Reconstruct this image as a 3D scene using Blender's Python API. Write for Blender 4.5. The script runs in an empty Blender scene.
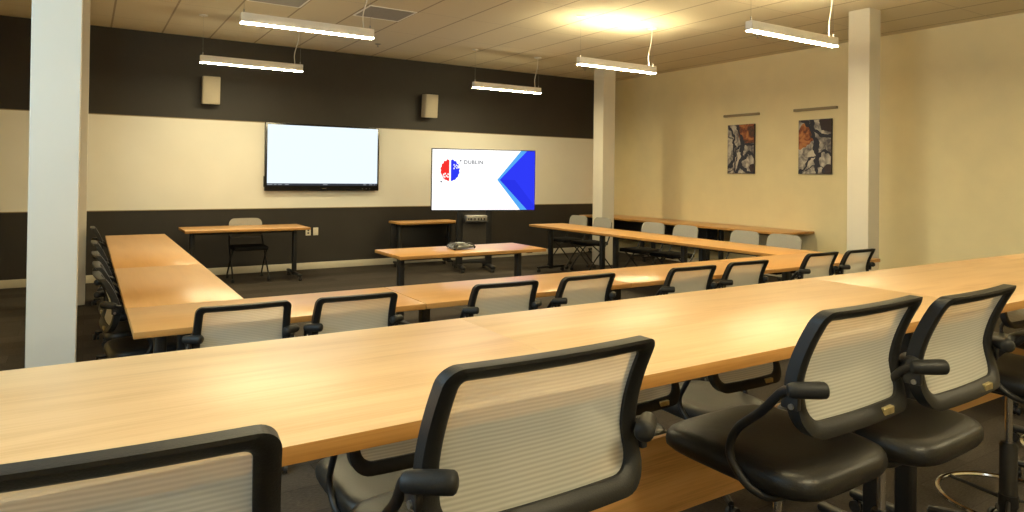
import bpy, bmesh, math, random
from mathutils import Vector, Matrix
random.seed(7)
S = bpy.context.scene
COL = S.collection
PI = math.pi

# ------------------------------------------------------------------ materials
def srgb(r, g, b):
    f = lambda c: (c/255/12.92) if c/255 <= .04045 else ((c/255+.055)/1.055)**2.4
    return (f(r), f(g), f(b), 1)

def mat(name, col, rough=.5, metal=0., spec=.5, noise=0., nscale=40., bump=0.):
    m = bpy.data.materials.new(name); m.use_nodes = True
    nt = m.node_tree; b = nt.nodes['Principled BSDF']
    b.inputs['Base Color'].default_value = col
    b.inputs['Roughness'].default_value = rough
    b.inputs['Metallic'].default_value = metal
    b.inputs['Specular IOR Level'].default_value = spec
    tc = nt.nodes.new('ShaderNodeTexCoord')
    nz = nt.nodes.new('ShaderNodeTexNoise'); nz.inputs['Scale'].default_value = nscale
    nz.inputs['Detail'].default_value = 4
    nt.links.new(tc.outputs['Object'], nz.inputs['Vector'])
    if noise > 0:
        r = nt.nodes.new('ShaderNodeValToRGB')
        r.color_ramp.elements[0].position = .3; r.color_ramp.elements[1].position = .7
        r.color_ramp.elements[0].color = tuple(c*(1-noise) for c in col[:3])+(1,)
        r.color_ramp.elements[1].color = tuple(min(1, c*(1+noise)) for c in col[:3])+(1,)
        nt.links.new(nz.outputs['Fac'], r.inputs['Fac'])
        nt.links.new(r.outputs['Color'], b.inputs['Base Color'])
    if bump > 0:
        bp = nt.nodes.new('ShaderNodeBump'); bp.inputs['Strength'].default_value = bump
        bp.inputs['Distance'].default_value = .002
        nt.links.new(nz.outputs['Fac'], bp.inputs['Height'])
        nt.links.new(bp.outputs['Normal'], b.inputs['Normal'])
    return m

def emit(name, col, s):
    m = bpy.data.materials.new(name); m.use_nodes = True
    nt = m.node_tree; nt.nodes.clear()
    o = nt.nodes.new('ShaderNodeOutputMaterial'); e = nt.nodes.new('ShaderNodeEmission')
    e.inputs['Color'].default_value = col; e.inputs['Strength'].default_value = s
    nt.links.new(e.outputs[0], o.inputs[0])
    return m

def wood(name, c1, c2, c3, rough=.3, spec=.5, coat=0., world=False):
    """laminate with a grain that runs along the object's own x axis"""
    m = bpy.data.materials.new(name); m.use_nodes = True
    nt = m.node_tree; b = nt.nodes['Principled BSDF']; L = nt.links.new
    tc = nt.nodes.new('ShaderNodeTexCoord')
    oi = nt.nodes.new('ShaderNodeObjectInfo')
    mp = nt.nodes.new('ShaderNodeMapping'); mp.inputs['Scale'].default_value = (1.3, 11., 11.)
    ad = nt.nodes.new('ShaderNodeVectorMath'); ad.operation = 'ADD'
    sc = nt.nodes.new('ShaderNodeMath'); sc.operation = 'MULTIPLY'; sc.inputs[1].default_value = 3.
    L(oi.outputs['Random'], sc.inputs[0])
    gp = nt.nodes.new('ShaderNodeNewGeometry')
    if world: sc.inputs[1].default_value = 0
    L(gp.outputs['Position'] if world else tc.outputs['Object'], mp.inputs['Vector'])
    L(mp.outputs[0], ad.inputs[0]); L(sc.outputs[0], ad.inputs[1])
    n1 = nt.nodes.new('ShaderNodeTexNoise'); n1.inputs['Scale'].default_value = 1.1
    n1.inputs['Detail'].default_value = 5; n1.inputs['Distortion'].default_value = .6
    L(ad.outputs[0], n1.inputs['Vector'])
    mp2 = nt.nodes.new('ShaderNodeMapping'); mp2.inputs['Scale'].default_value = (1.5, 9., 9.)
    L(ad.outputs[0], mp2.inputs['Vector'])
    n2 = nt.nodes.new('ShaderNodeTexNoise'); n2.inputs['Scale'].default_value = 2.
    n2.inputs['Detail'].default_value = 3
    L(mp2.outputs[0], n2.inputs['Vector'])
    mx = nt.nodes.new('ShaderNodeMath'); mx.operation = 'MULTIPLY_ADD'
    mx.inputs[1].default_value = .35
    sb = nt.nodes.new('ShaderNodeMath'); sb.operation = 'MULTIPLY'; sb.inputs[1].default_value = .65
    L(n1.outputs['Fac'], sb.inputs[0]); L(n2.outputs['Fac'], mx.inputs[0]); L(sb.outputs[0], mx.inputs[2])
    r = nt.nodes.new('ShaderNodeValToRGB')
    r.color_ramp.elements[0].position = .36; r.color_ramp.elements[0].color = c1
    r.color_ramp.elements[1].position = .64; r.color_ramp.elements[1].color = c3
    e = r.color_ramp.elements.new(.5); e.color = c2
    L(mx.outputs[0], r.inputs['Fac']); L(r.outputs['Color'], b.inputs['Base Color'])
    b.inputs['Roughness'].default_value = rough
    b.inputs['Specular IOR Level'].default_value = spec
    b.inputs['Coat Weight'].default_value = coat; b.inputs['Coat Roughness'].default_value = .13
    return m

M = {}
M['wood'] = wood('maple_laminate', (.64, .335, .112, 1), (.68, .362, .125, 1), (.71, .388, .138, 1), .30, .7)
M['wood_counter'] = wood('counter_laminate', (.64, .385, .17, 1), (.74, .475, .235, 1), (.79, .525, .27, 1), .36, .7, 0, True)
M['edge'] = wood('maple_edge_band', (.42, .20, .05, 1), (.50, .25, .07, 1), (.55, .29, .09, 1), .4, .4)
M['panelwood'] = wood('modesty_panel_laminate', (.60, .31, .10, 1), (.78, .43, .155, 1), (.86, .51, .20, 1), .4, .4)
M['black'] = mat('black_plastic', (.022, .021, .021, 1), .42, 0, .5, .15, 60, .15)
M['frame'] = mat('charcoal_plastic', (.015, .0145, .014, 1), .46, 0, .3, .12, 300, .25)
M['pad'] = mat('charcoal_pad', (.017, .0165, .016, 1), .5, 0, .3, .1, 200, .1)
M['vinyl'] = mat('black_vinyl', (.013, .012, .011, 1), .38, 0, .45, .1, 220, .35)
M['seatcloth'] = mat('black_seat_cloth', (.012, .011, .011, 1), .9, 0, .1, .2, 200)
M['metal_black'] = mat('black_powder_coat', (.014, .013, .013, 1), .45, 0, .5, .1, 90, .1)
M['chrome'] = mat('chrome', (.78, .76, .72, 1), .16, 1., .5, .04, 8)
M['gold'] = mat('brass_tag', (.42, .34, .16, 1), .35, .6, .5, .25, 60)
M['tagmark'] = mat('pale_tag_print', (.75, .68, .45, 1), .4, .2, .5, .1, 90)
M['wall'] = mat('cream_wall_paint', (.90, .785, .495, 1), .62, 0, .3, .03, 3., .0)
M['column'] = mat('white_column_paint', (.71, .67, .59, 1), .55, 0, .35, .02, 3.)
M['dark'] = mat('charcoal_wall_paint', (.036, .031, .027, 1), .55, 0, .35, .08, 2.)
M['board'] = mat('white_marker_wall', (.90, .87, .80, 1), .28, 0, .4, .02, 2.)
M['base'] = mat('cream_baseboard', (.66, .60, .48, 1), .45, 0, .4, .04, 6)
M['shell'] = mat('grey_chair_shell', (.33, .315, .28, 1), .5, 0, .4, .05, 60)
M['white_metal'] = mat('white_fixture_metal', (.92, .90, .87, 1), .45, 0, .4, .02, 10)
M['cord'] = mat('white_cord', (.80, .77, .70, 1), .5, 0, .4, .02, 50)
M['wire'] = mat('steel_wire', (.35, .34, .32, 1), .35, .8, .5, .05, 50)
M['speaker'] = mat('cream_speaker_case', (.58, .52, .41, 1), .5, 0, .4, .03, 90, .1)
M['grille'] = mat('cream_speaker_grille', (.55, .49, .38, 1), .65, 0, .3, .12, 400, .3)
M['vent'] = mat('grey_vent_metal', (.34, .32, .29, 1), .6, 0, .3, .05, 20)
M['panelgrey'] = mat('dark_taupe_panel', (.050, .043, .036, 1), .6, 0, .3, .08, 30)
M['bezel'] = mat('black_gloss_bezel', (.012, .012, .013, 1), .22, 0, .5, .1, 30)
M['plate'] = mat('ivory_wall_plate', (.75, .70, .58, 1), .4, 0, .5, .02, 40)
M['socket'] = mat('dark_socket', (.05, .045, .04, 1), .5, 0, .4, .1, 40)
M['silver'] = mat('silver_plastic', (.10, .10, .095, 1), .3, .4, .5, .06, 80)
M['lcd'] = mat('pale_phone_panel', (.55, .56, .48, 1), .3, .0, .5, .2, 160)
M['alum'] = mat('aluminium', (.62, .60, .56, 1), .3, .8, .5, .1, 60)
M['tan'] = mat('tan_rail', (.33, .26, .16, 1), .5, .1, .4, .05, 40)
M['canvas_side'] = mat('dark_canvas_edge', (.06, .05, .05, 1), .7, 0, .3, .2, 30)
M['glass_day'] = emit('daylight_pane', (.60, .85, 1, 1), 5.4)
M['glass_back'] = emit('daylight_pane_rear', (.80, .92, 1, 1), 5.)
M['diff'] = emit('warm_diffuser', (1, .86, .50, 1), 152.)
M['diff4'] = emit('warm_diffuser_rear', (1, .86, .53, 1), 215.)
M['diff3'] = emit('warm_diffuser_dim', (1, .86, .50, 1), 40.)
M['diff2'] = emit('warm_diffuser_near', (1, .86, .50, 1), 108.)
M['up'] = emit('warm_uplight', (1, .84, .47, 1), 135.)
M['tv1'] = emit('screen_pale', (.86, .98, 1.06, 1), 1.05)
M['tv2'] = emit('screen_white', (1, 1, 1, 1), 1.25)
M['tvbar'] = emit('screen_bar', (.07, .08, .10, 1), .6)
M['tvmark'] = emit('screen_mark', (.6, .65, .7, 1), .6)
M['red'] = emit('slide_red', (.95, .035, .03, 1), 1.)
M['blue'] = emit('slide_blue', (.03, .045, .95, 1), 1.)
M['blue2'] = emit('slide_deep_blue', (.024, .036, .84, 1), 1.)
M['sky'] = emit('slide_light_blue', (.10, .42, .95, 1), 1.)
M['greytxt'] = emit('slide_grey_text', (.10, .11, .13, 1), 1.)
M['slidewhite'] = emit('slide_white_marks', (1, 1, 1, 1), 1.12)
M['dot'] = emit('slide_grey_dot', (.06, .06, .10, 1), 1.)

def mesh_fabric():
    m = bpy.data.materials.new('grey_mesh_fabric'); m.use_nodes = True
    nt = m.node_tree; L = nt.links.new; b = nt.nodes['Principled BSDF']; out = nt.nodes['Material Output']
    b.inputs['Roughness'].default_value = .7; b.inputs['Specular IOR Level'].default_value = .2
    tc = nt.nodes.new('ShaderNodeTexCoord')
    sp = nt.nodes.new('ShaderNodeSeparateXYZ'); L(tc.outputs['Object'], sp.inputs[0])
    nz = nt.nodes.new('ShaderNodeTexNoise'); nz.inputs['Scale'].default_value = 9
    L(tc.outputs['Object'], nz.inputs['Vector'])
    wob = nt.nodes.new('ShaderNodeMath'); wob.operation = 'MULTIPLY_ADD'
    wob.inputs[1].default_value = .004; L(nz.outputs['Fac'], wob.inputs[0]); L(sp.outputs['Z'], wob.inputs[2])
    k = nt.nodes.new('ShaderNodeMath'); k.operation = 'MULTIPLY'; k.inputs[1].default_value = 2*PI/.0085
    L(wob.outputs[0], k.inputs[0])
    sn = nt.nodes.new('ShaderNodeMath'); sn.operation = 'SINE'; L(k.outputs[0], sn.inputs[0])
    mr = nt.nodes.new('ShaderNodeMapRange'); mr.inputs['From Min'].default_value = -1
    L(sn.outputs[0], mr.inputs['Value'])
    r = nt.nodes.new('ShaderNodeValToRGB')
    r.color_ramp.elements[0].color = (.69, .67, .59, 1); r.color_ramp.elements[1].color = (.76, .74, .66, 1)
    L(mr.outputs[0], r.inputs['Fac']); L(r.outputs['Color'], b.inputs['Base Color'])
    al = nt.nodes.new('ShaderNodeMapRange'); al.inputs['From Min'].default_value = -1
    al.inputs['To Min'].default_value = .64; al.inputs['To Max'].default_value = .75
    L(sn.outputs[0], al.inputs['Value'])
    tr = nt.nodes.new('ShaderNodeBsdfTransparent'); mx = nt.nodes.new('ShaderNodeMixShader')
    tl = nt.nodes.new('ShaderNodeBsdfTranslucent'); m0 = nt.nodes.new('ShaderNodeMixShader'); m0.inputs['Fac'].default_value = .22
    L(r.outputs['Color'], tl.inputs['Color']); L(b.outputs[0], m0.inputs[1]); L(tl.outputs[0], m0.inputs[2])
    L(al.outputs[0], mx.inputs['Fac']); L(tr.outputs[0], mx.inputs[1]); L(m0.outputs[0], mx.inputs[2])
    L(mx.outputs[0], out.inputs['Surface'])
    return m
M['mesh'] = mesh_fabric()

def carpet():
    m = bpy.data.materials.new('brown_grey_carpet_tile'); m.use_nodes = True
    nt = m.node_tree; L = nt.links.new; b = nt.nodes['Principled BSDF']
    tc = nt.nodes.new('ShaderNodeTexCoord')
    br = nt.nodes.new('ShaderNodeTexBrick'); br.offset = .5
    br.inputs['Scale'].default_value = 1.
    br.inputs['Brick Width'].default_value = 1.0; br.inputs['Row Height'].default_value = .25
    br.inputs['Mortar Size'].default_value = .002
    br.inputs['Color1'].default_value = (.052, .043, .035, 1); br.inputs['Color2'].default_value = (.078, .066, .054, 1)
    br.inputs['Mortar'].default_value = (.045, .038, .03, 1)
    L(tc.outputs['Object'], br.inputs['Vector'])
    n = nt.nodes.new('ShaderNodeTexNoise'); n.inputs['Scale'].default_value = 170; n.inputs['Detail'].default_value = 3
    mp = nt.nodes.new('ShaderNodeMapping'); mp.inputs['Scale'].default_value = (.25, 1, 1)
    L(tc.outputs['Object'], mp.inputs[0]); L(mp.outputs[0], n.inputs['Vector'])
    mr = nt.nodes.new('ShaderNodeMapRange'); mr.inputs['To Min'].default_value = .45; mr.inputs['To Max'].default_value = 1.55
    L(n.outputs['Fac'], mr.inputs['Value'])
    mx = nt.nodes.new('ShaderNodeVectorMath'); mx.operation = 'MULTIPLY'
    L(br.outputs['Color'], mx.inputs[0]); L(mr.outputs[0], mx.inputs[1])
    L(mx.outputs[0], b.inputs['Base Color'])
    b.inputs['Roughness'].default_value = .95; b.inputs['Specular IOR Level'].default_value = .1
    bp = nt.nodes.new('ShaderNodeBump'); bp.inputs['Strength'].default_value = .5; bp.inputs['Distance'].default_value = .004
    L(n.outputs['Fac'], bp.inputs['Height']); L(bp.outputs[0], b.inputs['Normal'])
    return m
M['carpet'] = carpet()

def ceiling_tiles():
    m = bpy.data.materials.new('acoustic_ceiling_tile'); m.use_nodes = True
    nt = m.node_tree; L = nt.links.new; b = nt.nodes['Principled BSDF']
    tc = nt.nodes.new('ShaderNodeTexCoord'); sp = nt.nodes.new('ShaderNodeSeparateXYZ')
    L(tc.outputs['Object'], sp.inputs[0])
    def line(sock, off, period, half):
        a = nt.nodes.new('ShaderNodeMath'); a.operation = 'SUBTRACT'; a.inputs[1].default_value = off-half
        L(sock, a.inputs[0])
        w = nt.nodes.new('ShaderNodeMath'); w.operation = 'FLOORED_MODULO'; w.inputs[1].default_value = period
        L(a.outputs[0], w.inputs[0])
        c = nt.nodes.new('ShaderNodeMath'); c.operation = 'LESS_THAN'; c.inputs[1].default_value = half*2
        L(w.outputs[0], c.inputs[0]); return c.outputs[0]
    lx = line(sp.outputs['X'], .255, .61, .011); ly = line(sp.outputs['Y'], 7.36, 1.22, .006)
    n = nt.nodes.new('ShaderNodeTexNoise'); n.inputs['Scale'].default_value = 120
    L(tc.outputs['Object'], n.inputs['Vector'])
    base = nt.nodes.new('ShaderNodeMixRGB'); base.inputs[1].default_value = (.70, .63, .49, 1); base.inputs[2].default_value = (.76, .69, .54, 1)
    L(n.outputs['Fac'], base.inputs[0])
    m1 = nt.nodes.new('ShaderNodeMixRGB'); m1.inputs[2].default_value = (.42, .35, .26, 1)
    L(lx, m1.inputs[0]); L(base.outputs[0], m1.inputs[1])
    m2 = nt.nodes.new('ShaderNodeMixRGB'); m2.inputs[2].default_value = (.58, .52, .41, 1)
    L(ly, m2.inputs[0]); L(m1.outputs[0], m2.inputs[1])
    L(m2.outputs[0], b.inputs['Base Color']); b.inputs['Roughness'].default_value = .85
    b.inputs['Specular IOR Level'].default_value = .15
    return m
M['ceil'] = ceiling_tiles()

def painting(name, arcs, rusts, dark):
    """abstract print: navy curved strokes over mottled grey-white, rust patches; h runs right, z up"""
    m = bpy.data.materials.new(name); m.use_nodes = True
    nt = m.node_tree; L = nt.links.new; b = nt.nodes['Principled BSDF']
    def math_(op, a, c=None):
        n = nt.nodes.new('ShaderNodeMath'); n.operation = op
        for i, v in enumerate((a, c)):
            if v is None: continue
            if isinstance(v, (int, float)): n.inputs[i].default_value = v
            else: L(v, n.inputs[i])
        return n.outputs[0]
    tc = nt.nodes.new('ShaderNodeTexCoord')
    n = nt.nodes.new('ShaderNodeTexNoise'); n.inputs['Scale'].default_value = 9; n.inputs['Detail'].default_value = 5; n.inputs['Distortion'].default_value = .8
    L(tc.outputs['Object'], n.inputs['Vector'])
    n2 = nt.nodes.new('ShaderNodeTexNoise'); n2.inputs['Scale'].default_value = 6; n2.inputs['Detail'].default_value = 2
    L(tc.outputs['Object'], n2.inputs['Vector'])
    off = nt.nodes.new('ShaderNodeVectorMath'); off.operation = 'MULTIPLY_ADD'
    off.inputs[1].default_value = (0, .24, .24); off.inputs[2].default_value = (0, -.12, -.12)
    L(n2.outputs['Color'], off.inputs[0])
    pos = nt.nodes.new('ShaderNodeVectorMath'); pos.operation = 'ADD'
    fl = nt.nodes.new('ShaderNodeVectorMath'); fl.operation = 'MULTIPLY'; fl.inputs[1].default_value = (0, -1, 1)
    L(tc.outputs['Object'], fl.inputs[0]); L(fl.outputs[0], pos.inputs[0]); L(off.outputs[0], pos.inputs[1])
    def dist(h, z):
        d = nt.nodes.new('ShaderNodeVectorMath'); d.operation = 'DISTANCE'; d.inputs[1].default_value = (0, h, z)
        L(pos.outputs[0], d.inputs[0]); return d.outputs['Value']
    def ramp(stops, src):
        r = nt.nodes.new('ShaderNodeValToRGB')
        r.color_ramp.elements[0].position, r.color_ramp.elements[0].color = stops[0]
        r.color_ramp.elements[1].position, r.color_ramp.elements[1].color = stops[-1]
        for p, c in stops[1:-1]:
            e = r.color_ramp.elements.new(p); e.color = c
        L(src, r.inputs['Fac']); return r.outputs['Color']
    col = ramp([(.34, (.10, .09, .11, 1)), (.46, (.30, .28, .27, 1)), (.60, (.62, .58, .52, 1))], n.outputs['Fac'])
    def over(mask, c):
        nonlocal col
        x = nt.nodes.new('ShaderNodeMixRGB'); L(mask, x.inputs[0]); L(col, x.inputs[1])
        if isinstance(c, tuple): x.inputs[2].default_value = c
        else: L(c, x.inputs[2])
        col = x.outputs[0]
    rust = ramp([(.36, (.05, .03, .03, 1)), (.48, (.26, .07, .03, 1)), (.60, (.52, .21, .07, 1))], n.outputs['Fac'])
    for h, z, r in rusts: over(math_('LESS_THAN', dist(h, z), r), rust)
    for h, z, r in dark: over(math_('LESS_THAN', dist(h, z), r), (.035, .02, .03, 1))
    for h, z, r, w in arcs:
        d = math_('ABSOLUTE', math_('SUBTRACT', dist(h, z), r))
        over(math_('LESS_THAN', d, w), (.016, .020, .045, 1))
    L(col, b.inputs['Base Color']); b.inputs['Roughness'].default_value = .55
    return m

# ------------------------------------------------------------------ mesh helpers
def box(bm, x0, x1, y0, y1, z0, z1, bev=0., seg=2, mi=0, mt=None):
    r = bmesh.ops.create_cube(bm, size=1)
    vs = r['verts']
    for v in vs:
        v.co = Vector(((x0+x1)/2+v.co.x*(x1-x0), (y0+y1)/2+v.co.y*(y1-y0), (z0+z1)/2+v.co.z*(z1-z0)))
    fs = set(f for v in vs for f in v.link_faces)
    for f in fs: f.material_index = mi
    if bev > 0:
        es = list(set(e for v in vs for e in v.link_edges))
        g = bmesh.ops.bevel(bm, geom=es, offset=bev, segments=seg, profile=.5, affect='EDGES')
        for f in g['faces']: f.material_index = mi
        vs = list(set(v for f in g['faces'] for v in f.verts) | set(v for v in vs if v.is_valid))
    if mt is not None: bmesh.ops.transform(bm, matrix=mt, verts=[v for v in vs if v.is_valid])
    return vs

def smooth_path(pts, n=6):
    P = [Vector(p) for p in pts]
    if len(P) < 3: return P
    Q = [2*P[0]-P[1]]+P+[2*P[-1]-P[-2]]
    out = []
    for i in range(1, len(Q)-2):
        a, b, c, d = Q[i-1:i+3]
        for k in range(n):
            t = k/n
            out.append(.5*((2*b)+(c-a)*t+(2*a-5*b+4*c-d)*t*t+(3*b-a-3*c+d)*t**3))
    out.append(P[-1]); return out

def tube(bm, pts, r, seg=10, n=6, cap=True, mi=0, radii=None):
    P = smooth_path(pts, n) if n else [Vector(p) for p in pts]
    rings = []; up = None
    for i, p in enumerate(P):
        t = (P[min(i+1, len(P)-1)]-P[max(i-1, 0)]).normalized()
        if up is None:
            up = Vector((0, 0, 1)) if abs(t.z) < .9 else Vector((1, 0, 0))
        s = t.cross(up).normalized(); up = s.cross(t).normalized()
        rr = r if radii is None else radii[min(len(radii)-1, round(i*(len(radii)-1)/max(1, len(P)-1)))]
        rings.append([bm.verts.new(p+(s*math.cos(2*PI*k/seg)+up*math.sin(2*PI*k/seg))*rr) for k in range(seg)])
    for a, b in zip(rings, rings[1:]):
        for k in range(seg):
            bm.faces.new((a[k], a[(k+1) % seg], b[(k+1) % seg], b[k])).material_index = mi
    if cap:
        bm.faces.new(rings[0][::-1]).material_index = mi; bm.faces.new(rings[-1]).material_index = mi

def lathe(bm, prof, seg=24, c=(0, 0, 0), mi=0, cap=True):
    rings = []
    for r, z in prof:
        rings.append([bm.verts.new((c[0]+r*math.cos(2*PI*k/seg), c[1]+r*math.sin(2*PI*k/seg), c[2]+z)) for k in range(seg)])
    for a, b in zip(rings, rings[1:]):
        for k in range(seg):
            bm.faces.new((a[k], a[(k+1) % seg], b[(k+1) % seg], b[k])).material_index = mi
    if cap:
        bm.faces.new(rings[0][::-1]).material_index = mi; bm.faces.new(rings[-1]).material_index = mi

def torus(bm, R, r, c=(0, 0, 0), n=40, m=8):
    vs = [[bm.verts.new((c[0]+(R+r*math.cos(2*PI*j/m))*math.cos(2*PI*i/n), c[1]+(R+r*math.cos(2*PI*j/m))*math.sin(2*PI*i/n), c[2]+r*math.sin(2*PI*j/m))) for j in range(m)] for i in range(n)]
    for i in range(n):
        for j in range(m):
            bm.faces.new((vs[i][j], vs[(i+1) % n][j], vs[(i+1) % n][(j+1) % m], vs[i][(j+1) % m]))

def obj(name, bm, mats, parent=None, smooth=True, loc=(0, 0, 0), rotz=0):
    bmesh.ops.recalc_face_normals(bm, faces=bm.faces)
    me = bpy.data.meshes.new(name); bm.to_mesh(me); bm.free()
    for m in (mats if isinstance(mats, (list, tuple)) else [mats]): me.materials.append(M[m] if isinstance(m, str) else m)
    if smooth:
        me.polygons.foreach_set('use_smooth', [True]*len(me.polygons))
        me.set_sharp_from_angle(angle=math.radians(38))
    o = bpy.data.objects.new(name, me); COL.objects.link(o)
    o.location = loc; o.rotation_euler = (0, 0, rotz)
    if parent is not None: o.parent = parent
    return o

def BM(): return bmesh.new()

def thing(name, label, cat, loc=(0, 0, 0), rotz=0, group=None):
    o = bpy.data.objects.new(name, None); COL.objects.link(o)
    o.empty_display_size = .1
    o.location = loc; o.rotation_euler = (0, 0, rotz); tag(o, label, cat, group); return o

def tag(o, label, cat, group=None):
    o['label'] = label; o['category'] = cat
    if group: o['group'] = group
    return o

def struct(name, bm, m, **k):
    o = obj(name, bm, m, **k); o['kind'] = 'structure'; return o

def dup(root, loc, rotz, label, group=None):
    def cp(o, parent):
        c = o.copy(); COL.objects.link(c)
        if parent is not None:
            c.parent = parent
        for ch in o.children: cp(ch, c)
        return c
    r = cp(root, None)
    r.location = loc; r.rotation_euler = (0, 0, rotz); r['label'] = label
    if group: r['group'] = group
    return r

# ------------------------------------------------------------------ room
WY, WX, CE = 10.56, 8.98, 3.42      # front wall, right wall, ceiling height
LX, BY = -1.5, -3.6                 # left wall, rear wall
bm = BM(); box(bm, LX-.15, WX+.15, BY-.15, WY+.15, -.1, 0); struct('floor', bm, 'carpet', smooth=False)
bm = BM(); box(bm, LX-.15, WX+.15, BY-.15, WY+.15, CE, CE+.1); struct('ceiling', bm, 'ceil', smooth=False)
bm = BM(); box(bm, LX-.15, WX+.15, WY, WY+.15, 0, CE); struct('wall_front', bm, 'dark', smooth=False)
bm = BM(); box(bm, WX, WX+.15, BY-.15, WY, 0, CE); struct('wall_right', bm, 'wall', smooth=False)
bm = BM(); box(bm, LX-.15, LX, BY-.15, WY, 0, CE); struct('wall_left', bm, 'wall', smooth=False)
bm = BM(); box(bm, LX, WX, BY-.15, BY, 0, CE); struct('wall_rear', bm, 'wall', smooth=False)
bm = BM(); box(bm, LX, WX, WY-.014, WY, 0, .105, .004); struct('baseboard_front', bm, 'base')
bm = BM(); box(bm, WX-.014, WX, BY, WY-.014, 0, .105, .004); struct('baseboard_right', bm, 'base')
bm = BM(); box(bm, LX, LX+.014, BY, WY-.014, 0, .105, .004); struct('baseboard_left', bm, 'base')
# marker-wall band with its slim edge trims
bm = BM(); box(bm, LX+.02, WX-.01, WY-.013, WY-.001, .955, 2.243, .002)
wb = obj('whiteboard', bm, 'board', smooth=False)
tag(wb, 'long white marker board band running the whole length of the dark front wall', 'whiteboard')
for z in (.953, 2.245):
    b2 = BM(); box(b2, LX+.02, WX-.01, WY-.016, WY-.001, z-.006, z+.006); obj('edge_trim', b2, 'tan', wb, smooth=False)
# windows behind the camera that give the cool daylight
def window(name, axis, a0, a1, z0, z1, w, pane):
    f = BM(); t = .06
    for u0, u1, v0, v1 in ((a0-t, a1+t, z0-t, z0), (a0-t, a1+t, z1, z1+t), (a0-t, a0, z0, z1), (a1, a1+t, z0, z1), ((a0+a1)/2-.025, (a0+a1)/2+.025, z0, z1)):
        if axis == 'x': box(f, w, w+.05, u0, u1, v0, v1, .004)
        else: box(f, u0, u1, w, w+.05, v0, v1, .004)
    fo = struct(name, f, 'white_metal')
    p = BM()
    if axis == 'x': box(p, w+.005, w+.02, a0, a1, z0, z1)
    else: box(p, a0, a1, w+.005, w+.02, z0, z1)
    obj('pane', p, pane, fo, smooth=False)
window('window_1', 'x', .6, 3.6, 1.25, 3.05, LX, 'glass_day')
window('window_2', 'y', .05, .75, 1.9, 2.75, BY, 'glass_back')
# columns
for x0, x1, y0, y1 in ((-.25, -.03, 4.25, 4.48), (-.24, .012, 8.87, 9.12), (7.35, 7.61, 8.80, 9.06), (7.35, 7.57, 4.235, 4.485)):
    bm = BM(); box(bm, x0, x1, y0, y1, 0, CE, .004, 1); struct('column', bm, 'column')

# ------------------------------------------------------------------ tables
def table_top(bm, L, D, z, t=.032, bev=.003):
    vs = box(bm, -L/2, L/2, -D/2, D/2, z-t, z, bev, 2)
    for f in bm.faces: f.material_index = 0 if abs(f.calc_center_median().z-z) < .0016 and abs(f.normal.z) > .5 else 1

def t_table(label, cx, cy, L, D, z, rotz=0, group=None, panel=None, inset=.14, half=.25, name='training_table', front_edge_wood=True, stretcher=True, top='wood', insets=None):
    r = thing(name, label, 'table', (cx, cy, 0), rotz, group)
    b = BM(); table_top(b, L, D, z, bev=.0006 if top != 'wood' else .003); obj('tabletop', b, [top, 'edge'], r)
    for s in (-1, 1):
        x = s*(L/2-(insets[(s+1)//2] if insets else inset))
        b = BM(); box(b, x-.029, x+.029, -.036, .036, .05, z-.05, .012, 3); obj('leg', b, 'metal_black', r)
        b = BM(); box(b, x-.03, x+.03, -min(.24, D/2-.04), min(.24, D/2-.04), z-.052, z-.0325, .006, 2); obj('top_bracket', b, 'metal_black', r)
        b = BM(); box(b, x-.025, x+.025, -half, half, .062, .095, .012, 3); f = obj('foot', b, 'metal_black', r)
        for e in (-1, 1):
            b = BM(); y = e*(half-.025)
            for w in (-.018, .006):
                lathe_x(b, x+w, x+w+.013, y, .026, .026)
            box(b, x-.008, x+.008, y-.012, y+.012, .03, .064)
            obj('caster', b, 'black', f)
    if stretcher:
        b = BM(); box(b, -(L/2-inset), L/2-inset, -.02, .02, z-.085, z-.05, .006, 2); obj('crossbeam', b, 'metal_black', r)
    if panel:
        y, z0, z1, m = panel
        b = BM(); box(b, -L/2+inset-.1, L/2-inset+.1, y-.009, y+.009, z0, z1, .003, 2); p = obj('modesty_panel', b, m, r)
        for s in (-1, 1):
            b = BM(); x = s*(L/2-inset); box(b, x-.02, x+.02, min(y, 0), max(y, 0)-.009 if y > 0 else 0, (z0+z1)/2-.03, (z0+z1)/2+.03)
            obj('panel_bracket', b, 'metal_black', p)
    return r

def lathe_x(bm, x0, x1, y, z, r, seg=14):
    a = [bm.verts.new((x0, y+r*math.cos(2*PI*k/seg), z+r*math.sin(2*PI*k/seg))) for k in range(seg)]
    b = [bm.verts.new((x1, y+r*math.cos(2*PI*k/seg), z+r*math.sin(2*PI*k/seg))) for k in range(seg)]
    for k in range(seg): bm.faces.new((a[k], a[(k+1) % seg], b[(k+1) % seg], b[k]))
    bm.faces.new(a[::-1]); bm.faces.new(b)

# near counter, four sections end to end
CZ = 1.04
cl = ['left section of the near bar-height wood counter, behind the large middle stool',
      'section of the near bar-height wood counter behind the two overlapping stools',
      'section of the near bar-height wood counter above the stool with the foot ring',
      'far right end section of the near bar-height wood counter, at the picture edge']
for i in range(4):
    t_table(cl[i], -.81+1.83*i+.915, 1.54, 1.83, .76, CZ, 0, 'sections of the near bar-height counter',
            (.07, .39, .655, 'panelwood'), .12, .24, 'bar_counter', top='wood_counter')
# middle row
ml = ['middle-row wood table at the left corner where the side tables join',
      'second middle-row wood table from the left, in front of the phone table',
      'third middle-row wood table from the left, with two mesh chairs close together at it',
      'right end middle-row wood table, meeting the right-hand tables']
xs = [.197, 1.70, 3.30, 4.90, 6.50]
for i in range(4):
    t_table(ml[i], (xs[i]+xs[i+1])/2, 3.95, xs[i+1]-xs[i]-.004, .66, .74, 0, 'middle-row tables')
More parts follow.
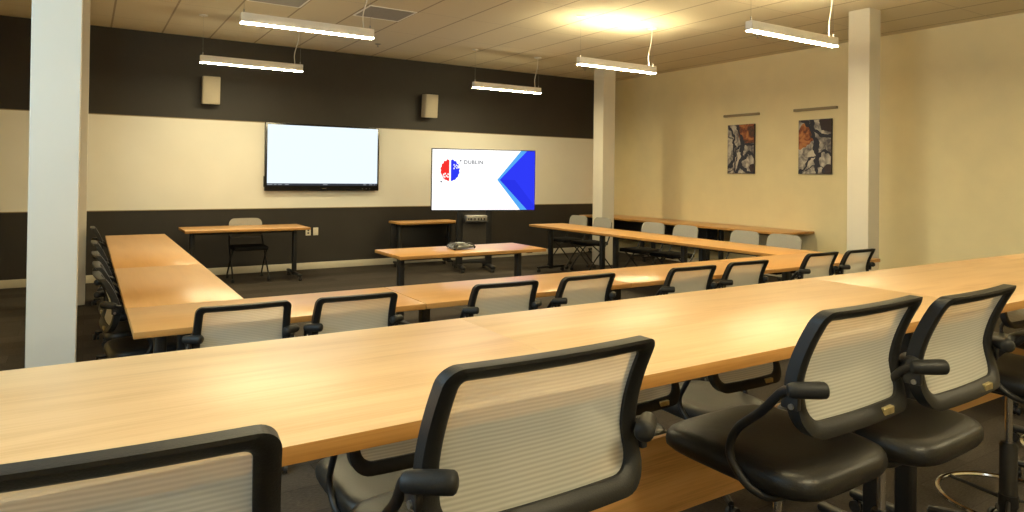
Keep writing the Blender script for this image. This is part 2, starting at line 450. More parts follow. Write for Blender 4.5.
# left side tables, running towards the front wall
ys = [4.285, 6.06, 9.14]
ll = ['nearer of the two left-side wood tables, joined to the middle row', 'farther and longer of the two left-side wood tables, its end near the dark front wall']
for i in range(2):
    t_table(ll[i], .505, (ys[i]+ys[i+1])/2, ys[i+1]-ys[i]-.004, .616, .74, PI/2, 'left-side tables', insets=((.14, .45), (.20, .15))[i])
# right side tables
ys = [4.285, 5.70, 7.24, 8.77]
rl = ['nearest of the right-side wood tables, joined to the middle row', 'middle one of the three right-side wood tables', 'farthest right-side wood table, its free end beside the screen cart']
for i in range(3):
    t_table(rl[i], 6.175, (ys[i]+ys[i+1])/2, ys[i+1]-ys[i]-.004, .65, .74, PI/2, 'right-side tables')
# tables along the right wall
for y, l, p in ((6.72, 'wood table against the cream right wall under the paintings', None), (8.24, 'wood table against the right wall, just right of the far column', (-.12, .30, .70, 'metal_black')),
             (9.76, 'wood table against the right wall in the far corner, left of the far column', (-.12, .30, .70, 'metal_black'))):
    t_table(l, 8.585, y, 1.516, .76, .74, PI/2, 'tables along the right wall', panel=p)
# front pieces
t_table('wood presenter desk under the wall screen with a grey chair behind it', 1.86, 9.79, 1.58, .74, .74, 0, inset=.125, half=.34, name='presenter_desk')
t_table('low wood table in the room centre carrying the conference phone', 3.265, 6.11, 1.63, .66, .74, 0, inset=.14, name='conference_table')
t_table('small wood table against the dark wall left of the screen cart', 4.66, 10.02, 1.06, .48, .74, 0, inset=.09, half=.2, name='side_table', panel=(.12, .22, .70, 'metal_black'))

# ------------------------------------------------------------------ mesh-back swivel chairs and stools
def back_map(s, t, h, w):
    """s across (-w/2..w/2), t up (0..h) -> point on the curved back"""
    v = t/h; u = s/(w/2)
    x = s*(1.0-.065*v)
    y = -.212+.014*u*u-.165*max(0, v-.38)**1.6-.036*max(0, 1-v/.42)**1.6
    return x, y, t

def rr_loop(hw, t0, t1, rb, rt, n=7, ne=10):
    """rounded rectangle, counter-clockwise, list of (s,t)"""
    pts = []
    def arc(cx, cy, r, a0):
        for k in range(n+1):
            a = a0+PI/2*k/n; pts.append((cx+r*math.cos(a), cy+r*math.sin(a)))
    def edge(a, b):
        for k in range(1, ne): pts.append((a[0]+(b[0]-a[0])*k/ne, a[1]+(b[1]-a[1])*k/ne))
    arc(hw-rb, t0+rb, rb, -PI/2); edge((hw, t0+rb), (hw, t1-rt))
    arc(hw-rt, t1-rt, rt, 0); edge((hw-rt, t1), (-hw+rt, t1))
    arc(-hw+rt, t1-rt, rt, PI/2); edge((-hw, t1-rt), (-hw, t0+rb))
    arc(-hw+rb, t0+rb, rb, PI); edge((-hw+rb, t0), (hw-rb, t0))
    return pts

def back_frame(z0, h, w):
    bm = BM()
    O = rr_loop(w/2, 0, h, .065, .032); I = rr_loop(w/2-.036, .036, h-.027, .042, .014)
    th = .016
    loops = []
    def pt(p, dy): x, y, z = back_map(p[0], p[1], h, w); return bm.verts.new((x, y+dy, z0+z))
    def mixp(a, b, f): return (a[0]+(b[0]-a[0])*f, a[1]+(b[1]-a[1])*f)
    secs = [(0, .0), (.0, 1), (.22, 1.25), (.75, 1.1), (1, .6), (1, -.6), (.75, -1.1), (.22, -1.25), (0, -1)]
    secs = secs[1:]
    for f, d in secs: loops.append([pt(mixp(a, b, f), d*th) for a, b in zip(O, I)])
    n = len(O)
    for a, b in zip(loops, loops[1:]+loops[:1]):
        for k in range(n): bm.faces.new((a[k], a[(k+1) % n], b[(k+1) % n], b[k]))
    return bm

def back_sheet(z0, h, w):
    bm = BM(); nu, nv = 16, 14
    hw, t0, t1 = w/2-.030, .030, h-.022
    for dy in (-.002, .002):
        g = [[None]*(nu+1) for _ in range(nv+1)]
        for j in range(nv+1):
            for i in range(nu+1):
                x, y, z = back_map(-hw+2*hw*i/nu, t0+(t1-t0)*j/nv, h, w)
                g[j][i] = bm.verts.new((x, y+dy, z0+z))
        for j in range(nv):
            for i in range(nu): bm.faces.new((g[j][i], g[j][i+1], g[j+1][i+1], g[j+1][i]))
        break
    return bm

def seat_cushion(s, w=.47, d=.515):
    bm = BM(); n = 48
    lv = [(-.070, .80), (-.068, .91), (-.060, .97), (-.048, .994), (-.034, 1.), (-.018, .988), (-.007, .96), (0, .91), (.004, .82), (.004, .55), (.001, .28)]
    def ring(z, k):
        out = []
        for i in range(n):
            a = 2*PI*i/n; c, sn = math.cos(a), math.sin(a); p = 2/5.0
            x = math.copysign(abs(c)**p, c)*w/2*k; y = math.copysign(abs(sn)**p, sn)*d/2*k
            y0 = .020
            x *= 1-.02*max(0, -y/(d/2))
            zz = z - .012*max(0, (y/(d/2))-.5)*2*(1 if z > -.05 else 0)
            out.append(bm.verts.new((x, y+y0, s+zz)))
        return out
    R = [ring(z, k) for z, k in lv]
    for a, b in zip(R, R[1:]):
        for k in range(n): bm.faces.new((a[k], a[(k+1) % n], b[(k+1) % n], b[k]))
    bm.faces.new(R[0][::-1]); bm.faces.new(R[-1])
    return bm

def make_chair(kind, label, group, loc, rotz, spin):
    stool = kind == 'stool'
    s = .755 if stool else .445
    w = .50 if stool else .455
    h = .318
    z0 = s+.112
    ah = .23 if stool else .272
    r = thing('drafting_stool' if stool else 'task_chair', label, 'stool' if stool else 'chair', loc, rotz, group)
    aw = 0 if stool else .022
    obj('seat', seat_cushion(s, .47-2*aw), 'vinyl', r)
    fr = obj('backrest', back_frame(z0, h, w), 'frame', r)
    obj('mesh_panel', back_sheet(z0, h, w), 'mesh', fr)
    if spin > 0:
      tg = BM(); x, y, z = back_map(.105, .018, h, w)
      box(tg, x-.026, x+.026, y-.024, y-.010, z0+z-.010, z0+z+.010, .002, 1)
      tp = obj('maker_tag', tg, 'gold', fr)
      tp['label'] = 'small brass-coloured tag on the lower frame'
    for sg in (-1, 1):
        b = BM()
        tube(b, [(sg*q[0] if i < 2 else sg*(q[0]-aw), q[1], q[2]) for i, q in enumerate([(.06, -.12, s-.082), (.15, -.125, s-.082), (.205, -.115, s-.078), (.236, -.08, s-.058), (.243, -.035, s-.015), (.244, -.022, s+.03), (.245, -.05, s+.088), (.250, -.125, s+ah-.075), (.262, -.185, s+ah-.012), (.268, -.214, s+ah+.005)])], .0115, 10, 6)
        a = obj('armrest', b, 'metal_black', r)
        b = BM()
        p0 = Vector((sg*(.276-aw), -.218, s+ah+.006)); p1 = Vector((sg*(.208-aw), -.275, s+ah+.010))
        d = p1-p0
        tube(b, [p0+d*f for f in (-.06, -.03, .05, .2, .5, .8, .94, 1.0, 1.03)], .026, 14, 0, True, 0, [.009, .015, .0185, .0198, .0205, .0208, .0202, .016, .009])
        obj('arm_pad', b, 'pad', a)
        b = BM(); box(b, sg*(.254-aw)-.008, sg*(.254-aw)+.008, -.232, -.185, s+ah-.045, s+ah+.006, .004, 2)
        box(b, sg*(.246-aw)-.012, sg*(.246-aw)+.012, -.214, -.197, s+ah-.022, s+ah-.010)
        obj('back_clip', b, 'black', a)
        b = BM(); lathe_x(b, sg*(.264-aw)-.003, sg*(.264-aw)+.003, -.216, s+ah-.036, .007); obj('clip_screw', b, 'wire', a)
    b = BM(); box(b, -.09, .09, -.11, .13, s-.112, s-.072, .015, 3); obj('tilt_mechanism', b, 'black', r)
    b = BM(); tube(b, [(.06, .05, s-.095), (.19, .06, s-.10), (.225, .062, s-.098)], .007, 8, 4); obj('lever', b, 'black', r)
    if stool:
        b = BM(); lathe(b, [(.0135, .436), (.0135, s-.10)], 20); obj('gas_lift', b, 'chrome', r)
        b = BM(); lathe(b, [(.031, .09), (.031, .43), (.025, .44), (.0142, .441)], 20); sl = obj('lift_sleeve', b, 'metal_black', r)
        b = BM(); torus(b, .245, .0105, (0, 0, .205), 56, 8)
        fr2 = obj('foot_ring', b, 'chrome', r)
        b = BM()
        for k in range(3):
            a = spin+2*PI*k/3+.5
            tube(b, [(.02*math.cos(a), .02*math.sin(a), .205), (.24*math.cos(a), .24*math.sin(a), .205)], .008, 8, 0)
        lathe(b, [(.035, .18), (.035, .23)], 20)
        obj('ring_spoke', b, 'metal_black', fr2)
    else:
        b = BM(); lathe(b, [(.0145, .22), (.0145, s-.11)], 18); obj('gas_lift', b, 'metal_black', r)
        b = BM(); lathe(b, [(.027, .09), (.027, .26), (.02, .27), (.0146, .271)], 18); obj('lift_sleeve', b, 'metal_black', r)
    b = BM(); lathe(b, [(.03, .065), (.042, .075), (.042, .105), (.034, .115)], 22); obj('base_hub', b, 'black', r)
    for k in range(5):
        a = spin+2*PI*k/5; c, sn = math.cos(a), math.sin(a)
        b = BM()
        tube(b, [(.03*c, .03*sn, .092), (.15*c, .15*sn, .082), (.285*c, .285*sn, .066)], .02, 8, 3, True, 0, [.022, .020, .017, .014])
        lg = obj('base_leg', b, 'black', r)
        b = BM(); mtx = Matrix.Translation((.285*c, .285*sn, 0)) @ Matrix.Rotation(a+.6, 4, 'Z')
        for x0 in (-.022, .006): lathe_x(b, x0, x0+.016, .012, .026, .026)
        box(b, -.007, .007, -.006, .014, .02, .062)
        bmesh.ops.transform(b, matrix=mtx, verts=b.verts)
        obj('caster', b, 'black', lg)
    return r

def deg(a): return math.radians(a)
st_group = 'drafting stools at the near counter'
stool = make_chair('stool', 'large mesh-back drafting stool at the middle of the counter, wood panel showing to its right', st_group, (.727, 1.262, 0), deg(.5), deg(-2))
dup(stool, (.008, 1.165, 0), deg(-6), 'mesh-back stool cut off at the bottom left corner of the picture')
s2 = make_chair('stool', 'mesh-back stool with its black seat in full view, left of the two overlapping stools', st_group, (1.708, 1.245, 0), deg(1.5), deg(170))
dup(s2, (2.178, 1.205, 0), deg(2.5), 'mesh-back stool partly hidden by the stool to its left, right of the overlapping pair')
dup(s2, (3.195, 1.25, 0), deg(2), 'stool at the right picture edge showing its chrome foot ring')

dup(s2, (4.06, 1.27, 0), deg(-2), 'stool almost wholly beyond the right picture edge, part of its foot ring showing')

tc_group = 'mesh chairs along the middle row of tables'
rows = [(.655, 3.655, -1.5, 'mesh chair at the left corner of the middle row, standing before the table end'),
        (1.20, 3.635, -1, 'mesh chair second from the left along the middle row, left of the table seam'),
        (2.105, 3.625, -3, 'mesh chair third from the left along the middle row, below the slide screen'),
        (2.705, 3.635, 2, 'mesh chair fourth from left along the middle row, below the grey chairs'),
        (3.64, 3.61, -2, 'left one of the close-set middle-row pair of mesh chairs, fifth from the left'),
        (4.255, 3.635, -.8, 'right one of the close-set middle-row pair of mesh chairs, sixth from the left'),
        (5.325, 3.73, .2, 'mesh chair second from the right end of the middle row, left of the column'),
        (5.895, 3.73, .8, 'mesh chair at the right end of the middle row, before the near right column')]
chair = None
for x, y, a, lab in rows:
    if chair is None: chair = make_chair('chair', lab, tc_group, (x, y, 0), deg(a), deg(170))
    else: dup(chair, (x, y, 0), deg(a), lab)
for x, y, a, lab in [(.93, 2.27, 0, 'mesh chair parked beyond the counter, seen under it left of the large middle stool'),
                     (1.905, 2.26, 1, 'mesh chair parked beyond the counter, seen under it right of the large middle stool'),
                     (2.56, 2.25, -1, 'mesh chair parked beyond the counter, seen under it above the full-view black stool seat'),
                     (5.22, 2.2, 0, 'mesh chair parked beyond the counter near the right picture edge, only its arm showing')]:
    dup(chair, (x, y, 0), deg(a), lab, 'mesh chairs parked beyond the near counter')
lab = ['nearest mesh chair on the left side of the left-side tables', 'second nearest mesh chair on the left side of the left-side tables',
       'third mesh chair along the left-side tables, middle of the five', 'fourth mesh chair along the left-side tables, second farthest', 'farthest mesh chair along the left-side tables, near the front wall']
for y, a, l in zip((4.74, 5.27, 5.97, 6.90, 8.68), (-86, -88, -87, -88, -89), lab):
    dup(chair, (.35, y, 0), deg(a), l, 'mesh chairs along the left-side tables')

# ------------------------------------------------------------------ grey nesting chairs
def nest_chair(label, group, loc, rotz):
    r = thing('nesting_chair', label, 'chair', loc, rotz, group)
    # plastic back shell, curved across, rounded corners
    bm = BM(); w, h, z0 = .46, .27, .572
    O = rr_loop(w/2, 0, h, .06, .07, 6, 8); n = len(O)
    def P(s, t, d): return bm.verts.new((s*(1-.05*t/h), -.20-.16*t+.30*s*s+d, z0+t-.10*s*s*(t/h)))
    rings = []
    for k, d in ((1, .006), (1, -.006)):
        rings.append([P(s*k, t, d) for s, t in O])
    for i in range(n): bm.faces.new((rings[0][i], rings[0][(i+1) % n], rings[1][(i+1) % n], rings[1][i]))
    for rg, d in ((rings[0], .006), (rings[1], -.006)):
        prev = rg
        for k in (.75, .5, .25):
            cur = [P(s*k, h/2+(t-h/2)*k, d) for s, t in O]
            for i in range(n): bm.faces.new((prev[i], prev[(i+1) % n], cur[(i+1) % n], cur[i]))
            prev = cur
        bm.faces.new(prev)
    obj('backrest', bm, 'shell', r)
    b = BM()
    box(b, -.22, .22, -.17, .25, .425, .478, .02, 3); obj('seat', b, 'seatcloth', r)
    for sg in (-1, 1):
        b = BM()
        tube(b, [(sg*.205, -.235, .78), (sg*.215, -.20, .62), (sg*.228, -.13, .46), (sg*.232, .10, .20), (sg*.234, .21, .055)], .011, 8, 5)
        obj('leg', b, 'metal_black', r)
        b = BM()
        tube(b, [(sg*.222, .14, .43), (sg*.226, -.02, .30), (sg*.232, -.24, .055)], .011, 8, 5)
        obj('leg', b, 'metal_black', r)
        for y in (.21, -.24):
            b = BM(); x = sg*.234
            for x0 in (-.016, .004): lathe_x(b, x+x0, x+x0+.012, y, .025, .025, 12)
            box(b, x-.006, x+.006, y-.006, y+.006, .02, .062)
            obj('caster', b, 'black', r)
    b = BM(); tube(b, [(-.222, .0, .425), (.222, .0, .425)], .011, 8, 0); tube(b, [(-.228, -.10, .425), (.228, -.10, .425)], .011, 8, 0)
    obj('seat_rail', b, 'metal_black', r)
    b = BM(); tube(b, [(-.215, -.205, .60), (-.1, -.225, .59), (.1, -.225, .59), (.215, -.205, .60)], .012, 8, 5); obj('back_rail', b, 'metal_black', r)
    return r
n1 = nest_chair('grey-backed chair behind the presenter desk, facing the room', None, (1.93, 9.93, 0), PI)
for y, a, l in ((8.96, 92, 'grey-backed chair at the free end of the right-side tables, left of the far column'),
                (8.35, 88, 'grey-backed chair second along the right-side tables, in front of the far column'),
                (7.20, 92, 'grey-backed chair third along the right-side tables, first one right of the far column'),
                (6.58, 90, 'grey-backed chair fourth along the right-side tables, left of the paintings'),
                (5.60, 88, 'grey-backed chair fifth along the right-side tables, below the left painting'),
                (5.02, 93, 'grey-backed chair nearest of the right-side row, below the right painting')):
    dup(n1, (6.76, y, 0), deg(a), l, 'grey-backed chairs behind the right-side tables')

# ------------------------------------------------------------------ pendant lights
def pendant(label, cx, cy, up, L=1.24, z=2.86):
    r = thing('pendant_light', label, 'light', (cx, cy, z), 0, 'linear pendant lights')
    b = BM(); box(b, -L/2, L/2, -.038, .038, -.022, .064, .004, 2)
    obj('housing', b, 'white_metal', r)
    # bowed lower lens
    b = BM(); prof = [(-.037, -.022), (-.037, -.025), (-.032, -.029), (.032, -.029), (.037, -.025), (.037, -.022)]
    A = [b.verts.new((-L/2+.004, y, zz)) for y, zz in prof]; B = [b.verts.new((L/2-.004, y, zz)) for y, zz in prof]
    for k in range(len(prof)-1): b.faces.new((A[k], A[k+1], B[k+1], B[k]))
    b.faces.new(A); b.faces.new(B[::-1])
    obj('diffuser', b, 'diff' if cy > 5 else 'diff4' if cy < 0 else 'diff2' if cx > 3 and cy > 3 else 'diff3', r)
    if up:
        b = BM(); box(b, -L/2+.03, L/2-.03, -.025, .025, .060, .0646); obj('uplight_lens', b, 'up', r, smooth=False)
    top = CE-z
    b = BM(); tube(b, [(L/2-.10, 0, .066), (L/2-.105, 0, .2), (L/2-.06, 0, .38), (L/2-.05, 0, top)], .006, 8, 6); obj('cord', b, 'cord', r)
    for s in (-1, 1):
        b = BM(); x = s*(L/2-.03); tube(b, [(x, 0, .062), (x, 0, top)], .0011, 6, 0); tube(b, [(x, 0, .066), (x, 0, .10)], .006, 8, 0)
        obj('suspension_wire', b, 'wire', r)
    b = BM(); lathe(b, [(.06, top-.018), (.062, top-.002), (.06, top)], 20, (L/2-.05, 0, 0)); lathe(b, [(.05, top-.012), (.05, top)], 20, (-L/2+.03, 0, 0))
    obj('canopy', b, 'white_metal', r)
pendant('linear pendant light at the upper left, nearest of the left pair', 1.765, 6.40, False)
pendant('linear pendant light above the left wall speaker, near the dark wall', 1.78, 9.04, False)
pendant('linear pendant light hanging near the dark wall right of the right speaker', 5.61, 9.06, False)
pendant('linear pendant light below the bright glow on the ceiling', 5.57, 6.40, True)
pendant('linear pendant light at the upper right, left of the near right column', 5.70, 4.02, True, 1.32)
pendant('linear pendant light above the middle row, over the picture top', 1.765, 4.02, True)
pendant('linear pendant light above the near counter, outside the picture at left', 1.765, 1.60, True)
pendant('linear pendant light above the near counter, outside the picture at right', 5.70, 1.50, True)
pendant('linear pendant light behind the camera', 1.765, -.5, True)
pendant('linear pendant light behind the camera at right', 5.70, -.5, True)

# ------------------------------------------------------------------ ceiling fittings
for x0, x1, y0, y1, l in ((1.485, 2.075, 7.375, 7.965, 'grey square ceiling vent behind the upper left pendant light'),
                          (2.705, 3.295, 7.375, 7.965, 'grey square ceiling vent right of the upper left pendant light')):
    r = thing('ceiling_vent', l, 'vent', ((x0+x1)/2, (y0+y1)/2, CE), 0, 'grey ceiling vents')
    a = (x1-x0)/2
    b = BM()
    box(b, -a, a, -a, -a+.02, -.008, 0); box(b, -a, a, a-.02, a, -.008, 0); box(b, -a, -a+.02, -a+.02, a-.02, -.008, 0); box(b, a-.02, a, -a+.02, a-.02, -.008, 0)
    obj('frame', b, 'white_metal', r, smooth=False)
    b = BM(); box(b, -a+.02, a-.02, -a+.02, a-.02, -.004, 0); obj('grille', b, 'vent', r, smooth=False)
for x, y, l in ((3.63, 9.53, 'small sprinkler on the ceiling right of the upper left pendant'),
                (7.46, 9.45, 'small sprinkler on the ceiling just before the far column'),
                (7.58, 5.90, 'small sprinkler on the ceiling below the upper right pendant')):
    r = thing('sprinkler', l, 'sprinkler', (x, y, CE), 0, 'ceiling sprinklers')
    b = BM(); lathe(b, [(.045, -.002), (.048, 0)], 20); lathe(b, [(.03, -.012), (.045, -.002)], 20); obj('escutcheon', b, 'vent', r)
    b = BM(); lathe(b, [(.008, -.04), (.008, -.012)], 10); lathe(b, [(.018, -.044), (.018, -.040)], 14); obj('sprinkler_head', b, 'wire', r)

# ------------------------------------------------------------------ wall speakers
for x, tw, l in ((1.49, .12, 'cream box speaker high on the dark wall at left'), (4.90, -.28, 'cream box speaker high on the dark wall, right of the wall screen')):
    r = thing('speaker', l, 'speaker', (x, WY-.03, 2.66), -tw if tw > 0 else tw, 'wall speakers')
    r.rotation_euler = (math.radians(4), 0, -.05 if tw > 0 else .02)
    b = BM(); box(b, -.115, .115, -.20, -.03, -.195, .195, .012, 3); obj('cabinet', b, 'speaker', r)
    b = BM(); box(b, -.103, .103, -.206, -.199, -.183, .183, .006, 2); obj('grille', b, 'grille', r)
    b = BM(); box(b, -.03, .03, -.035, .012, -.06, .06, .004); obj('mount', b, 'black', r)

# ------------------------------------------------------------------ wall screen
r = thing('presentation_screen', 'large wall-mounted screen glowing pale, in black bezel, left of the cart screen', 'screen', (3.14, WY, 1.73))
w, z0, z1 = .89, -.51, .515
b = BM()
box(b, -w, w, -.10, -.035, z0, z1, .006, 2)
obj('bezel', b, 'bezel', r)
b = BM(); box(b, -w+.030, w-.028, -.1025, -.1005, z0+.115, z1-.028); obj('display', b, 'tv1', r, smooth=False)
b = BM(); box(b, -w+.030, w-.028, -.1025, -.1005, z0+.082, z0+.113); tb = obj('task_bar', b, 'tvbar', r, smooth=False)
b = BM()
for x0, x1 in ((-.86, -.78), (-.76, -.72), (-.70, -.64), (-.60, -.54), (-.02, .05), (.63, .68), (.73, .78), (.81, .83)):
    box(b, x0, x1, -.1032, -.1026, z0+.092, z0+.102)
obj('task_bar_icons', b, 'tvmark', tb, smooth=False)
b = BM(); box(b, -.035, .035, -.1012, -.0995, z0+.030, z0+.042); obj('badge', b, 'silver', r)
b = BM()
for x in (.62, .68, .74): lathe_y(b, x, -.1015, z0+.035, .007) if False else box(b, x-.006, x+.006, -.1015, -.0995, z0+.03, z0+.04)
obj('button', b, 'wire', r)
b = BM(); box(b, -.35, .35, -.036, -.0135, -.25, .25, .003); obj('screen_mount', b, 'black', r)
b = BM(); box(b, -w-.012, -w+.004, -.085, -.05, z0+.06, z0+.22, .003); obj('side_sensor', b, 'bezel', r)

# ------------------------------------------------------------------ cart screen
ang = math.radians(-16)
cr = thing('screen_cart', 'black rolling stand behind the phone table carrying the slide screen', 'cart', (5.17, 9.30, 0), ang)
for s in (-1, 1):
    b = BM(); box(b, s*.235-.05, s*.235+.05, -.035, .035, .10, 1.72, .008, 2); obj('upright', b, 'metal_black', cr)
    b = BM(); box(b, s*.235-.035, s*.235+.035, -.33, .33, .055, .105, .012, 2); f = obj('foot', b, 'metal_black', cr)
    for y in (-.29, .29):
        b = BM()
        for x0 in (-.022, .006): lathe_x(b, s*.235+x0, s*.235+x0+.016, y, .028, .028)
        box(b, s*.235-.008, s*.235+.008, y-.01, y+.01, .03, .06); obj('caster', b, 'black', f)
b = BM(); box(b, -.235, .235, -.03, .03, .115, .165, .005); obj('base_bar', b, 'metal_black', cr)
b = BM(); box(b, -.19, .19, -.028, -.008, .28, .92, .004); obj('back_panel', b, 'panelgrey', cr)
b = BM(); box(b, -.185, .185, -.20, .0, .765, .785, .004); obj('equipment_shelf', b, 'black', cr)
b = BM(); box(b, -.30, .30, -.05, .0, 1.20, 1.65, .004); obj('screen_bracket', b, 'metal_black', cr)
dv = thing('conference_codec', 'silver equipment box on the cart shelf under the slide screen', 'equipment', tuple(cr.matrix_basis @ Vector((0, -.11, .786))), ang)
b = BM(); box(b, -.165, .165, -.075, .075, 0, .085, .008, 2); obj('case', b, 'alum', dv)
b = BM(); box(b, -.165, .165, -.079, -.0745, .055, .08, .002, 1); obj('front_strip', b, 'alum', dv)
b = BM()
for x in (-.13, -.09, -.03, .03, .07, .12): box(b, x-.012, x+.012, -.079, -.0745, .012, .045, .002, 1)
obj('port', b, 'socket', dv)

sc = thing('slide_screen', 'large screen on the rolling cart showing a white and blue slide with a brain logo', 'screen', (5.30, 9.245, 1.42), math.radians(-16))
W2, H2 = .838, .48
b = BM(); box(b, -W2, W2, -.055, 0, -H2, H2, .004, 2); obj('bezel', b, 'bezel', sc)
a, h = W2-.012, H2-.012
def poly(name, pts, m, lift=0, parent=None, nm=None):
    b = BM()
    lo = [b.verts.new((x, -.0565-lift, z)) for x, z in pts]; hi = [b.verts.new((x, -.0555-lift, z)) for x, z in pts]
    b.faces.new(lo); b.faces.new(hi[::-1]); n = len(pts)
    for i in range(n): b.faces.new((lo[i], lo[(i+1) % n], hi[(i+1) % n], hi[i]))
    return obj(name, b, m, parent, smooth=False)
ds = poly('display', [(-a, -h), (a, -h), (a, h), (-a, h)], 'tv2', 0, sc)
def fx(u): return -a+2*a*u
def fz(v): return h-2*h*v
# chevron at the right of the slide (u,v measured across the slide)
poly('slide_chevron', [(fx(.625), fz(.495)), (fx(.86), fz(0)), (fx(.97), fz(0)), (fx(.97), fz(1)), (fx(.925), fz(1)), (fx(.855), fz(1))], 'sky', .0012, ds)
poly('slide_chevron', [(fx(.65), fz(.495)), (fx(.92), fz(0)), (fx(1), fz(0)), (fx(1), fz(1)), (fx(.925), fz(1))], 'blue', .0024, ds)
poly('slide_chevron', [(fx(.65), fz(.495)), (fx(.80), fz(.495)), (fx(1), fz(.93)), (fx(1), fz(1)), (fx(.925), fz(1))], 'blue2', .0032, ds)
# brain logo: two bumpy half discs
def half(side, m):
    pts = []; cx, cz, R = fx(.168), fz(.345), .168
    n = 26
    for k in range(n+1):
        t = -PI/2+PI*k/n
        rr = R*(1+.055*math.sin(k*1.9)+.03*math.sin(k*4.3))
        pts.append((cx+side*(.013+rr*.80*math.cos(t)), cz+rr*.98*math.sin(t)))
    return poly('slide_logo', pts if side > 0 else pts[::-1], m, .0012, ds)
half(-1, 'red'); half(1, 'blue')
def sq(u, v, su, sv, m, lift=.0024): poly('slide_logo_mark', [(fx(u-su), fz(v-sv)), (fx(u+su), fz(v-sv)), (fx(u+su), fz(v+sv)), (fx(u-su), fz(v+sv))], m, lift, ds)
for u, v in ((.108, .415), (.122, .402), (.135, .44), (.150, .41), (.118, .455), (.148, .455), (.102, .445)): sq(u, v, .006, .013, 'slidewhite')
for u, v in ((.205, .255), (.205, .315), (.214, .285), (.226, .262), (.232, .305), (.240, .275), (.246, .30)): sq(u, v, .005, .012, 'slidewhite')
for u, v, s_, m in ((.268, .185, .007, 'dot'), (.085, .535, .007, 'dot'), (.255, .23, .004, 'sky'), (.243, .17, .003, 'sky'), (.275, .25, .003, 'sky'), (.105, .49, .004, 'red'), (.118, .52, .003, 'red')):
    sq(u, v, s_, s_*1.7, m, .0012)
# lettering
fc = bpy.data.curves.new('slide_text', 'FONT'); fc.body = 'DUBLIN'; fc.size = .080; fc.space_character = 1.12; fc.extrude = .0003; fc.offset = .0015
tmp = bpy.data.objects.new('tmp_text', fc); COL.objects.link(tmp)
dg = bpy.context.evaluated_depsgraph_get(); me = bpy.data.meshes.new_from_object(tmp.evaluated_get(dg))
bpy.data.objects.remove(tmp)
me.name = 'slide_text'; me.materials.clear(); me.materials.append(M['greytxt'])
tx = bpy.data.objects.new('slide_text', me); COL.objects.link(tx); tx.parent = ds
tx.rotation_euler = (PI/2, 0, 0); tx.location = (fx(.298), -.0585, fz(.235))

# ------------------------------------------------------------------ conference phone
ph = thing('conference_phone', 'three-armed conference phone on the centre table', 'phone', (3.24, 6.14, .7405), .3)
b = BM(); n = 48
prof = [(1., .012), (1.02, .020), (.97, .030), (.80, .044), (.60, .055), (.45, .060), (.30, .062)]
R = []
for k, z in prof:
    rg = []
    for i in range(n):
        t = 2*PI*i/n
        lob = .105+.055*max(0, math.cos(3*(t-PI/2)))**1.5
        rr = lob*k if k > .55 else .105*k
        rg.append(b.verts.new((rr*math.cos(t), rr*math.sin(t), z)))
    R.append(rg)
for p, q in zip(R, R[1:]):
    for i in range(n): b.faces.new((p[i], p[(i+1) % n], q[(i+1) % n], q[i]))
b.faces.new(R[0][::-1]); b.faces.new(R[-1])
obj('body', b, 'silver', ph)
for k in range(3):
    t = PI/2+2*PI*k/3-.0
    c, sn = math.cos(t), math.sin(t)
    b = BM(); tube(b, [(.09*c, .09*sn, .045), (.135*c, .135*sn, .036), (.172*c, .172*sn, .010)], .018, 8, 4, True, 0, [.022, .02, .016, .012]); obj('arm', b, 'black', ph)
b = BM(); box(b, -.035, .035, -.055, -.015, .0605, .066, .002, 1); obj('display', b, 'lcd', ph)
b = BM()
for i in range(3):
    for j in range(2): box(b, -.03+i*.022, -.014+i*.022, .0+j*.02, .014+j*.02, .061, .066, .002, 1)
obj('keypad', b, 'lcd', ph)

# ------------------------------------------------------------------ outlets
for x, l, dk in ((2.93, 'left one of the ivory wall plates right of the presenter desk', True), (3.045, 'right one of the ivory wall plates right of the presenter desk', False)):
    r = thing('power_outlet', l, 'outlet', (x, WY, .585), 0, 'ivory wall plates')
    b = BM(); box(b, -.04, .04, -.008, 0, -.06, .06, .003, 2); obj('plate', b, 'plate', r)
    b = BM()
    for z in (-.022, .022):
        if dk: box(b, -.013, .013, -.0095, -.007, z-.013, z+.013, .002)
        else: box(b, -.014, .014, -.0095, -.007, z-.014, z+.014, .002)
    obj('socket', b, 'socket' if dk else 'plate', r)

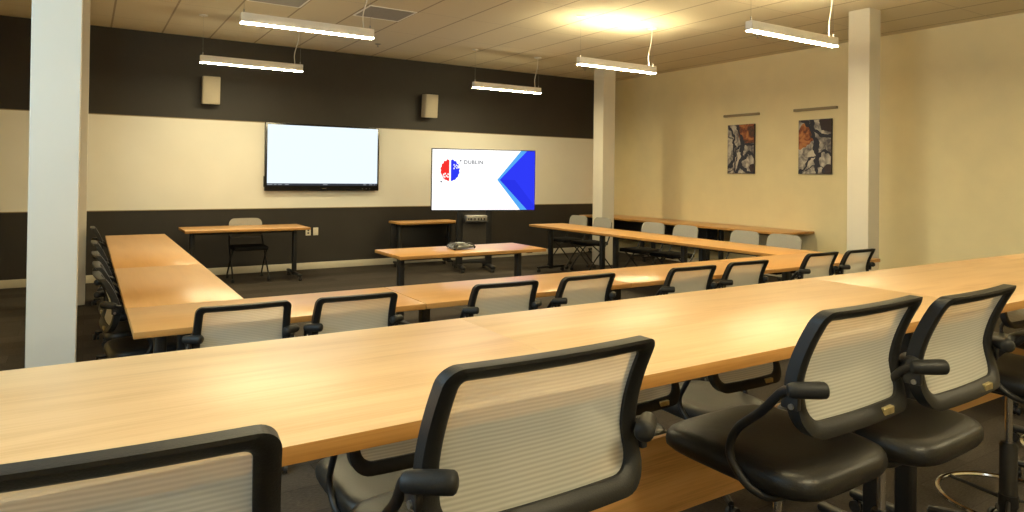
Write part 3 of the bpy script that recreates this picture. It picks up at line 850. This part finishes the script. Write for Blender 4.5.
# ------------------------------------------------------------------ paintings and their light bars
art = ((7.27, [(-.71, .05, .58, .026), (-.625, 0, .665, .030), (.16, -.245, .30, .016), (.16, -.26, .15, .030), (-.42, -.10, .34, .010)], [(.15, .26, .21)], [(.22, -.33, .07)],
        'abstract navy, white and rust painting, left of the pair on the cream wall'),
       (5.96, [(-.845, -.2, .90, .036), (.10, -.42, .31, .018), (.22, .44, .27, .040), (-.02, -.50, .20, .010)], [(-.17, .14, .16)], [(.22, .36, .12), (.20, -.36, .09)],
        'abstract navy, grey and rust painting, right of the pair nearer the column'))
wy = .52
for yc, arcs_, rusts_, dark_, l in art:
    r = thing('painting', l, 'painting', (WX, yc, 1.97), 0, 'paintings on the right wall')
    b = BM(); box(b, -.035, -.002, -wy/2, wy/2, -.397, .397); obj('canvas', b, 'canvas_side', r, smooth=False)
    b = BM(); box(b, -.0375, -.0352, -wy/2+.004, wy/2-.004, -.393, .393); obj('artwork', b, painting('abstract_art', arcs_, rusts_, dark_), r, smooth=False)
    b = BM(); box(b, -.055, 0, -.34, .34, -.018, .018, .004, 2)
    t = obj('picture_rail', b, 'tan', None, loc=(WX, yc+(.0 if yc > 7 else .0), 2.52))
    tag(t, 'slim tan bar on the wall above the '+('left' if yc > 7 else 'right')+' painting', 'picture rail', 'tan bars above the paintings')

# ------------------------------------------------------------------ camera, world, view
F, CX, CY = 675.6, 512., 169.1
yaw, pit, rol = (math.radians(v) for v in (32.22, .52, .73))
f = Vector((math.sin(yaw)*math.cos(pit), math.cos(yaw)*math.cos(pit), math.sin(pit)))
r0 = Vector((math.cos(yaw), -math.sin(yaw), 0)); u0 = r0.cross(f)
r1 = r0*math.cos(rol)+u0*math.sin(rol); u1 = u0*math.cos(rol)-r0*math.sin(rol)
cam = bpy.data.cameras.new('camera'); co = bpy.data.objects.new('camera', cam); COL.objects.link(co)
co.matrix_world = Matrix(((r1.x, u1.x, -f.x, 0), (r1.y, u1.y, -f.y, 0), (r1.z, u1.z, -f.z, 1.5), (0, 0, 0, 1)))
cam.sensor_width = 36; cam.lens = F/1024*36
cam.shift_x = 0; cam.shift_y = -(256-CY)/1024
cam.clip_start = .05
S.camera = co
wd = bpy.data.worlds.new('world'); S.world = wd; wd.use_nodes = True
wd.node_tree.nodes['Background'].inputs[0].default_value = (.5, .6, .75, 1)
wd.node_tree.nodes['Background'].inputs[1].default_value = .3
S.view_settings.view_transform = 'Standard'; S.view_settings.look = 'None'
S.view_settings.exposure = 0; S.view_settings.gamma = 1; S.view_settings.use_curve_mapping = False
S.cycles.use_denoising = True
S.cycles.max_bounces = 8; S.cycles.diffuse_bounces = 5; S.cycles.transparent_max_bounces = 12
S.cycles.sample_clamp_indirect = 8
